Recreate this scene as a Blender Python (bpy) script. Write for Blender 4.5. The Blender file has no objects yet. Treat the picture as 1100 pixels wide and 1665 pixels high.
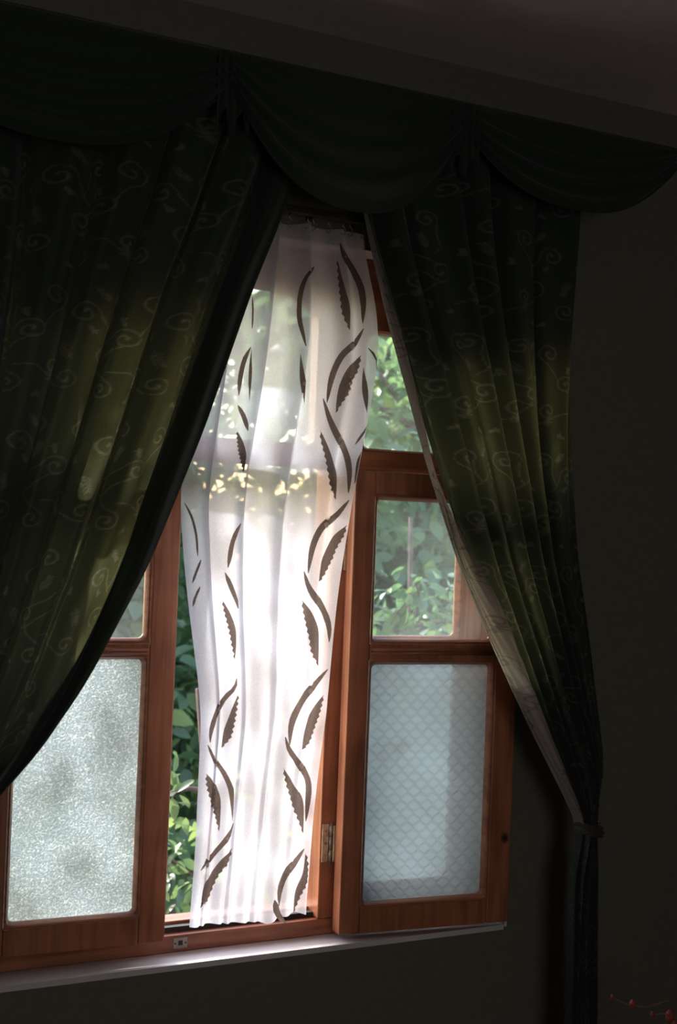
import bpy, bmesh, math, random
import numpy as np
from mathutils import Vector, Matrix
random.seed(7); rng = np.random.default_rng(7)
R = math.radians
S = bpy.context.scene
COL = S.collection

# ------------------------------------------------------------------ camera, sky, sun, exposure
cam_d = bpy.data.cameras.new('camera'); cam = bpy.data.objects.new('camera', cam_d); COL.objects.link(cam)
yaw, pit, rol = R(29), R(.863), R(2.2)
F0 = Vector((math.sin(yaw), math.cos(yaw), 0)); R0 = Vector((math.cos(yaw), -math.sin(yaw), 0)); UP = Vector((0, 0, 1))
Fw = F0*math.cos(pit)+UP*math.sin(pit); U0 = UP*math.cos(pit)-F0*math.sin(pit)
Uc = math.cos(rol)*U0-math.sin(rol)*R0; Rc = math.cos(rol)*R0+math.sin(rol)*U0
cam.matrix_world = Matrix(((Rc.x, Uc.x, -Fw.x, -1.503), (Rc.y, Uc.y, -Fw.y, -2.711), (Rc.z, Uc.z, -Fw.z, 1.64), (0, 0, 0, 1)))
cam_d.sensor_fit = 'VERTICAL'; cam_d.sensor_height = 36; cam_d.lens = 2290*36/1665
cam_d.dof.use_dof = True; cam_d.dof.focus_distance = 3.05; cam_d.dof.aperture_fstop = 5.6
cam_d.clip_end = 200
S.camera = cam

W = bpy.data.worlds.new('sky'); S.world = W; W.use_nodes = True
wn = W.node_tree.nodes; wl = W.node_tree.links
sky = wn.new('ShaderNodeTexSky'); sky.sky_type = 'NISHITA'; sky.sun_disc = False
sky.sun_elevation = R(29); sky.sun_rotation = R(0); sky.air_density = 1.2; sky.dust_density = 2.5
wl.new(sky.outputs[0], wn['Background'].inputs[0]); wn['Background'].inputs[1].default_value = .78
sun_dir = Vector((.20, -1, -.56)).normalized()
sky.sun_rotation = math.atan2(-sun_dir.x, -sun_dir.y)
sd = bpy.data.lights.new('sun', 'SUN'); sd.energy = 7.5; sd.angle = R(.6); sd.color = (1, .975, .95)
so = bpy.data.objects.new('sun', sd); COL.objects.link(so); so.rotation_euler = sun_dir.to_track_quat('-Z', 'Y').to_euler(); so.location = (-3, 8, 7)
bd = bpy.data.lights.new('added_room_fill', 'AREA'); bd.shape = 'RECTANGLE'; bd.size = 1.3; bd.size_y = 1.3; bd.energy = 12; bd.color = (.97, 1, .96)  # added fill lamp behind the camera, brightens the dark room
bo = bpy.data.objects.new('added_room_fill', bd); COL.objects.link(bo); bo.location = (-.9, -4.55, 1.55); bo.rotation_euler = (R(90), 0, 0)
vs = S.view_settings; vs.view_transform = 'Standard'; vs.look = 'None'; vs.exposure = 0; vs.gamma = 1; vs.use_curve_mapping = False
S.display_settings.display_device = 'sRGB'

# ------------------------------------------------------------------ helpers
def link(name, me, mat=None, parent=None, kind=None):
    o = bpy.data.objects.new(name, me); COL.objects.link(o)
    if mat is not None:
        for m in (mat if isinstance(mat, (list, tuple)) else [mat]): me.materials.append(m)
    if parent: o.parent = parent
    if kind: o['kind'] = kind
    return o
def empty(name, loc=(0, 0, 0), rz=0):
    o = bpy.data.objects.new(name, None); COL.objects.link(o); o.location = loc; o.rotation_euler = (0, 0, rz); o.empty_display_size = .1
    return o
def tag(o, label=None, cat=None, group=None, kind=None):
    for k, v in (('label', label), ('category', cat), ('group', group), ('kind', kind)):
        if v: o[k] = v
    return o
def fin(bm, smooth=False):
    bmesh.ops.recalc_face_normals(bm, faces=bm.faces)
    me = bpy.data.meshes.new('m'); bm.to_mesh(me); bm.free()
    if smooth: me.polygons.foreach_set('use_smooth', [True]*len(me.polygons))
    return me
def add_box(bm, x0, x1, y0, y1, z0, z1, bev=0):
    r = bmesh.ops.create_cube(bm, size=1)
    bmesh.ops.transform(bm, matrix=Matrix.Translation(((x0+x1)/2, (y0+y1)/2, (z0+z1)/2)) @ Matrix.Diagonal((x1-x0, y1-y0, z1-z0, 1)), verts=r['verts'])
    if bev: bmesh.ops.bevel(bm, geom=list({e for v in r['verts'] for e in v.link_edges}), offset=bev, segments=2, affect='EDGES', profile=.5)
def box(name, mat, parent, *a, bev=0, kind=None):
    bm = bmesh.new(); add_box(bm, *a, bev=bev); return link(name, fin(bm), mat, parent, kind)
def grid_mesh(P, closed=False, smooth=True, attrs=None):
    """P: (n,m,3) array -> quad sheet"""
    n, m = P.shape[:2]; idx = np.arange(n*m).reshape(n, m)
    if closed: idx = np.hstack([idx, idx[:, :1]])
    q = np.stack([idx[:-1, :-1], idx[:-1, 1:], idx[1:, 1:], idx[1:, :-1]], -1).reshape(-1, 4)
    me = bpy.data.meshes.new('m'); me.vertices.add(n*m); me.vertices.foreach_set('co', P.reshape(-1).astype(np.float32))
    me.loops.add(q.size); me.loops.foreach_set('vertex_index', q.reshape(-1).astype(np.int32))
    me.polygons.add(len(q)); me.polygons.foreach_set('loop_start', np.arange(0, q.size, 4, dtype=np.int32))
    if smooth: me.polygons.foreach_set('use_smooth', np.ones(len(q), bool))
    me.update(calc_edges=True); me.validate()
    for k, v in (attrs or {}).items():
        a = me.attributes.new(k, 'FLOAT', 'POINT'); a.data.foreach_set('value', v.reshape(-1).astype(np.float32))
    return me
def tube(bm, pts, rad, seg=8, cap=True):
    pts = [Vector(p) for p in pts]; rings = []
    if not hasattr(rad, '__len__'): rad = [rad]*len(pts)
    for i, p in enumerate(pts):
        t = (pts[min(i+1, len(pts)-1)]-pts[max(i-1, 0)]).normalized()
        a = t.cross(Vector((.13, .31, .94)));
        if a.length < .1: a = t.cross(Vector((1, 0, 0)))
        a.normalize(); b = t.cross(a)
        rings.append([bm.verts.new(p+rad[i]*(a*math.cos(2*math.pi*k/seg)+b*math.sin(2*math.pi*k/seg))) for k in range(seg)])
    for r0, r1 in zip(rings, rings[1:]):
        for k in range(seg): bm.faces.new((r0[k], r0[(k+1) % seg], r1[(k+1) % seg], r1[k]))
    if cap: bm.faces.new(rings[0][::-1]); bm.faces.new(rings[-1])

# ------------------------------------------------------------------ materials
def mat(name):
    m = bpy.data.materials.new(name); m.use_nodes = True; nt = m.node_tree; nt.nodes.clear()
    out = nt.nodes.new('ShaderNodeOutputMaterial')
    def N(t, **k):
        n = nt.nodes.new('ShaderNode'+t)
        for a, b in k.items(): setattr(n, a, b)
        return n
    def L(a, b): nt.links.new(a, b)
    return m, N, L, out
def ramp(N, L, src, stops):
    r = N('ValToRGB'); e = r.color_ramp.elements
    while len(e) < len(stops): e.new(.5)
    for el, (p, c) in zip(e, stops): el.position = p; el.color = (*c, 1)
    L(src, r.inputs[0]); return r.outputs[0]
def coords(N, L, scale=(1, 1, 1), rot=(0, 0, 0), kind='Object'):
    tc = N('TexCoord'); mp = N('Mapping'); mp.inputs['Scale'].default_value = scale; mp.inputs['Rotation'].default_value = rot
    L(tc.outputs[kind], mp.inputs[0]); return mp.outputs[0]
def noise(N, L, vec, sc, det=4, dist=0):
    n = N('TexNoise'); n.inputs['Scale'].default_value = sc; n.inputs['Detail'].default_value = det; n.inputs['Distortion'].default_value = dist
    L(vec, n.inputs['Vector']); return n.outputs['Fac']
def simple(name, col, rough=.6, metal=0, bump=0, bsc=60, var=.25, spec=.5):
    m, N, L, out = mat(name); p = N('BsdfPrincipled'); v = coords(N, L)
    f = noise(N, L, v, bsc*.3)
    L(ramp(N, L, f, [(.3, tuple(c*(1-var) for c in col)), (.7, tuple(min(1, c*(1+var)) for c in col))]), p.inputs['Base Color'])
    p.inputs['Roughness'].default_value = rough; p.inputs['Metallic'].default_value = metal; p.inputs['Specular IOR Level'].default_value = spec
    if bump:
        b = N('Bump'); b.inputs['Strength'].default_value = bump; b.inputs['Distance'].default_value = .002
        L(noise(N, L, v, bsc), b.inputs['Height']); L(b.outputs[0], p.inputs['Normal'])
    L(p.outputs[0], out.inputs[0]); return m
def wood(name, vertical, c0, c1, knot=True):
    m, N, L, out = mat(name); p = N('BsdfPrincipled')
    sc = (38, 38, 2.2) if vertical else (2.2, 38, 38)
    v = coords(N, L, sc); f = noise(N, L, v, 1.3, 6, .8)
    v2 = coords(N, L, (1, 1, 1)); g = noise(N, L, v2, 7, 2)
    mx = N('MixRGB'); mx.inputs[0].default_value = .35; L(ramp(N, L, f, [(.35, c0), (.62, c1)]), mx.inputs[1])
    L(ramp(N, L, g, [(.35, tuple(x*.7 for x in c0)), (.65, tuple(min(1, x*1.15) for x in c1))]), mx.inputs[2]); col = mx.outputs[0]
    if knot:
        vo = N('TexVoronoi'); vo.inputs['Scale'].default_value = 5.2
        L(coords(N, L, (1, 1, .8)), vo.inputs['Vector'])
        k = N('MixRGB'); L(ramp(N, L, vo.outputs['Distance'], [(.035, (1, 1, 1)), (.075, (0, 0, 0))]), k.inputs[0])
        L(col, k.inputs[1]); k.inputs[2].default_value = (.06, .015, .008, 1); col = k.outputs[0]
    L(col, p.inputs['Base Color']); p.inputs['Roughness'].default_value = .38
    p.inputs['Coat Weight'].default_value = .3; p.inputs['Coat Roughness'].default_value = .25
    b = N('Bump'); b.inputs['Strength'].default_value = .25; b.inputs['Distance'].default_value = .001
    L(f, b.inputs['Height']); L(b.outputs[0], p.inputs['Normal']); L(p.outputs[0], out.inputs[0]); return m
WC0, WC1 = (.27, .080, .036), (.54, .190, .090)
wood_v = wood('varnished_pine_vertical', True, WC0, WC1)
wood_h = wood('varnished_pine_horizontal', False, WC0, WC1)
wall_m = simple('olive_plaster', (.165, .150, .118), .85, bump=.3, bsc=140, var=.06, spec=.2)
sill_m = simple('white_sill_paint', (.72, .66, .66), .45, bump=.1, bsc=30, var=.05)
ceil_m = simple('ceiling_paint', (.80, .69, .72), .9, bump=.1, bsc=90, var=.04, spec=.2)
floor_m = simple('floor_boards', (.13, .08, .05), .6, bump=.2, var=.2)
brass_m = simple('cream_painted_hinge', (.70, .48, .28), .5, .1, bump=.5, bsc=200, var=.3)
steel_m = simple('dull_steel', (.35, .30, .26), .35, .9, bump=.2, bsc=150)
dark_m = simple('dark_recess_shade', (.03, .022, .02), .7)  # shade of the groove and strike hole put into the colour
track_m = simple('dark_rail', (.05, .04, .035), .5)

def clear_glass():
    m, N, L, out = mat('dusty_clear_glass')
    tr = N('BsdfTransparent'); tr.inputs[0].default_value = (.93, .97, .97, 1)
    gl = N('BsdfGlossy'); gl.inputs['Roughness'].default_value = .03
    tl = N('BsdfTranslucent'); tl.inputs[0].default_value = (.85, .9, .95, 1)
    f = N('Fresnel'); f.inputs[0].default_value = 1.45
    m1 = N('MixShader'); L(f.outputs[0], m1.inputs[0]); L(tr.outputs[0], m1.inputs[1]); L(gl.outputs[0], m1.inputs[2])
    a = noise(N, L, coords(N, L, (1, 1, .6), (0, .5, 0)), 6, 5, .6)
    r = ramp(N, L, a, [(.30, (.02, .02, .02)), (.8, (.09, .09, .09))])
    m2 = N('MixShader'); L(r, m2.inputs[0]); L(m1.outputs[0], m2.inputs[1]); L(tl.outputs[0], m2.inputs[2])
    L(m2.outputs[0], out.inputs[0]); return m
def back_glass():
    m, N, L, out = mat('glass_smooth_side'); tr = N('BsdfTransparent'); tr.inputs[0].default_value = (.95, .98, .98, 1)
    L(tr.outputs[0], out.inputs[0]); return m
def frosted(name, lattice):
    m, N, L, out = mat(name)
    v = coords(N, L)
    tl = N('BsdfTranslucent'); rf = N('BsdfRefraction'); rf.inputs['IOR'].default_value = 1.04; rf.inputs['Roughness'].default_value = .55
    gl = N('BsdfGlossy'); gl.inputs['Roughness'].default_value = .35
    b = N('Bump'); b.inputs['Distance'].default_value = .004
    if lattice:
        sx = N('SeparateXYZ'); L(v, sx.inputs[0])
        def mth(op, a, c=None):
            n = N('Math', operation=op)
            for i, q in enumerate((a, c)):
                if q is None: continue
                if isinstance(q, (int, float)): n.inputs[i].default_value = q
                else: L(q, n.inputs[i])
            return n.outputs[0]
        k = 2*math.pi/.033
        p1 = mth('MULTIPLY', mth('ADD', sx.outputs[0], sx.outputs[2]), k); p2 = mth('MULTIPLY', mth('SUBTRACT', sx.outputs[0], sx.outputs[2]), k)
        w1 = mth('ADD', p1, mth('MULTIPLY', mth('SINE', mth('MULTIPLY', p2, 1)), .28)); w2 = mth('ADD', p2, mth('MULTIPLY', mth('SINE', mth('MULTIPLY', p1, 1)), .28))
        l1 = mth('POWER', mth('ABSOLUTE', mth('COSINE', mth('MULTIPLY', w1, .5))), 10); l2 = mth('POWER', mth('ABSOLUTE', mth('COSINE', mth('MULTIPLY', w2, .5))), 10)
        h = mth('MAXIMUM', l1, l2); h = mth('ADD', h, mth('MULTIPLY', noise(N, L, v, 420, 2), .5))
        b.inputs['Strength'].default_value = .45; col = ramp(N, L, h, [(.1, (.66, .71, .77)), (1, (.58, .62, .68))])
        # rusty smears
        s = noise(N, L, v, 11, 5, .6); mx = N('MixRGB'); L(ramp(N, L, s, [(.66, (0, 0, 0)), (.8, (.5, .5, .5))]), mx.inputs[0]); L(col, mx.inputs[1]); mx.inputs[2].default_value = (.42, .3, .25, 1); col = mx.outputs[0]
    else:
        g = noise(N, L, v, 260, 3); h = g; b.inputs['Strength'].default_value = 1
        big = noise(N, L, coords(N, L, (2.2, 1, .8), (0, .45, 0)), 7, 3)
        c1 = ramp(N, L, g, [(.40, (.23, .28, .31)), (.58, (.33, .385, .41)), (.74, (.66, .70, .68))])  # brightest grains are sun sparkle put into the glass colour
        mx = N('MixRGB'); mx.blend_type = 'MULTIPLY'; mx.inputs[0].default_value = 1
        L(c1, mx.inputs[1]); L(ramp(N, L, big, [(.3, (.82, .84, .84)), (.7, (1, 1, 1))]), mx.inputs[2]); col = mx.outputs[0]
    L(h, b.inputs['Height'])
    for s in (tl, rf, gl): L(b.outputs[0], s.inputs['Normal'])
    L(col, tl.inputs[0]); L(col, rf.inputs[0])
    m1 = N('MixShader'); m1.inputs[0].default_value = .45; L(tl.outputs[0], m1.inputs[1]); L(rf.outputs[0], m1.inputs[2])
    m2 = N('MixShader'); m2.inputs[0].default_value = .05; L(m1.outputs[0], m2.inputs[1]); L(gl.outputs[0], m2.inputs[2])
    L(m2.outputs[0], out.inputs[0]); return m
clear_m = clear_glass(); back_m = back_glass()
grain_m = frosted('frosted_grain_glass', False); lattice_m = frosted('frosted_lattice_glass', True)

def cloth(name, base, thr, emb=None, emb_thr=None, tl=.4, rough=.8, sheen=.2, bsc=900):
    """woven cloth: part reflects, part lets light through; 'emb' attribute marks the embroidered threads"""
    m, N, L, out = mat(name)
    d = N('BsdfPrincipled'); d.inputs['Roughness'].default_value = rough; d.inputs['Sheen Weight'].default_value = sheen; d.inputs['Specular IOR Level'].default_value = .25
    t = N('BsdfTranslucent'); v = coords(N, L)
    g = noise(N, L, v, bsc, 2)
    def col(c, e):
        a = ramp(N, L, g, [(.35, tuple(x*.72 for x in c)), (.65, tuple(min(1, x*1.28) for x in c))])
        if e is None: return a
        at = N('Attribute', attribute_name='emb'); mx = N('MixRGB'); L(at.outputs['Fac'], mx.inputs[0]); L(a, mx.inputs[1]); mx.inputs[2].default_value = (*e, 1)
        return mx.outputs[0]
    L(col(base, emb), d.inputs['Base Color']); L(col(thr, emb_thr), t.inputs[0])
    b = N('Bump'); b.inputs['Strength'].default_value = .3; b.inputs['Distance'].default_value = .0006; L(g, b.inputs['Height'])
    L(b.outputs[0], d.inputs['Normal'])
    mx = N('MixShader'); mx.inputs[0].default_value = tl; L(d.outputs[0], mx.inputs[1]); L(t.outputs[0], mx.inputs[2])
    L(mx.outputs[0], out.inputs[0]); return m
drape_m = cloth('green_damask', (.045, .062, .050), (.066, .066, .028), (.14, .15, .115), (.15, .14, .085), tl=.4)
hem_m = cloth('doubled_green_hem', (.040, .036, .028), (.02, .015, .012), tl=.1)
lining_m = cloth('satin_lining', (.20, .165, .15), (.36, .29, .22), (.10, .085, .075), (.16, .13, .10), tl=.30, rough=.4)
print_m = cloth('brown_woven_leaf', (.20, .155, .135), (.17, .13, .11), tl=.55, sheen=0)
def sheer_mat():
    m, N, L, out = mat('white_sheer_voile'); v = coords(N, L)
    d = N('BsdfDiffuse'); d.inputs[0].default_value = (.76, .76, .85, 1)
    t = N('BsdfTranslucent'); t.inputs[0].default_value = (.79, .79, .90, 1); tr = N('BsdfTransparent')
    m1 = N('MixShader'); m1.inputs[0].default_value = .62; L(d.outputs[0], m1.inputs[1]); L(t.outputs[0], m1.inputs[2])
    w = noise(N, L, coords(N, L, (1, 1, 1)), 700, 1)
    r = ramp(N, L, w, [(.3, (.64, .64, .64)), (.7, (.80, .80, .80))])
    m2 = N('MixShader'); L(r, m2.inputs[0]); L(tr.outputs[0], m2.inputs[1]); L(m1.outputs[0], m2.inputs[2])
    L(m2.outputs[0], out.inputs[0]); return m
sheer_m = sheer_mat()
def leaf_mat(name, cols, thr):
    m, N, L, out = mat(name); oi = N('ObjectInfo'); at = N('Attribute', attribute_name='tint')
    ad = N('Math', operation='ADD'); L(oi.outputs['Random'], ad.inputs[0]); L(at.outputs['Fac'], ad.inputs[1])
    fr = N('Math', operation='FRACT'); L(ad.outputs[0], fr.inputs[0])
    n = len(cols); st = [(i/(n-1), c) for i, c in enumerate(cols)]
    p = N('BsdfPrincipled'); p.inputs['Roughness'].default_value = .35
    L(ramp(N, L, fr.outputs[0], st), p.inputs['Base Color'])
    t = N('BsdfTranslucent'); L(ramp(N, L, fr.outputs[0], [(i/(len(thr)-1), c) for i, c in enumerate(thr)]), t.inputs[0])
    mx = N('MixShader'); mx.inputs[0].default_value = .5; L(p.outputs[0], mx.inputs[1]); L(t.outputs[0], mx.inputs[2]); L(mx.outputs[0], out.inputs[0]); return m
leaf_m = leaf_mat('leaf_green', [(.15, .23, .13), (.22, .31, .20), (.17, .27, .14), (.30, .38, .15)], [(.13, .24, .09), (.24, .36, .13), (.16, .28, .11), (.44, .56, .16)])
bark_m = simple('bark', (.20, .13, .11), .9, bump=.6, bsc=60, var=.4)
earth_m = simple('garden_earth', (.16, .13, .08), .95, bump=.6, bsc=8, var=.4)
grass_m = simple('garden_grass', (.10, .17, .05), .9, bump=.6, bsc=30, var=.4)

# sheer cloth shape and its woven vine pattern, in cloth coordinates (t across, z height in metres)
SL=[(2.30,-.30),(2.1,-.345),(1.712,-.392),(1.525,-.37),(1.274,-.328),(.96,-.325),(.80,-.330)]
SR=[(2.30,.012),(2.267,.018),(2.111,.063),(1.98,.058),(1.866,.035),(1.691,.004),(1.491,-.025),(1.07,-.059),(.80,-.063)]
def interp(T,z):
    zs=[a[0] for a in T][::-1];xs=[a[1] for a in T][::-1]
    return np.interp(z,zs,xs)
def smooth(T,z):
    return sum(interp(T,z+d) for d in (-.06,-.03,0,.03,.06))/5
def sheer_pt(t,z):
    """point of the sheer curtain: t across the cloth 0..1, z height"""
    t=np.asarray(t,float);z=np.asarray(z,float)
    L=smooth(SL,z);R=smooth(SR,z);w=R-L
    k=(z-.8)/1.5
    n=5.4*t-1.3*t*t+.15*np.sin(2.1*z+1)            # folds are tighter on the left
    ph=2*math.pi*n
    a=(.021+.008*np.sin(2.1*z+7*t))*(.75+.35*np.clip(k,0,1))*(1-.60*t)*(.28+.72*np.clip((z-.85)/.75,0,1))
    b=(.034*(1-.55*t))*(.6+.6*np.clip(k,0,1))
    env=np.clip(np.minimum(t,1-t)/.05,0,1)
    x=L+w*(t+b*np.sin(ph)*env)
    y=-.055+a*np.cos(ph+.5)+.006*np.sin(2*ph+3*z)-.012*np.sin(2.3*z)+.035*np.clip((1.25-z)/.40,0,1)
    return x,y
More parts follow.
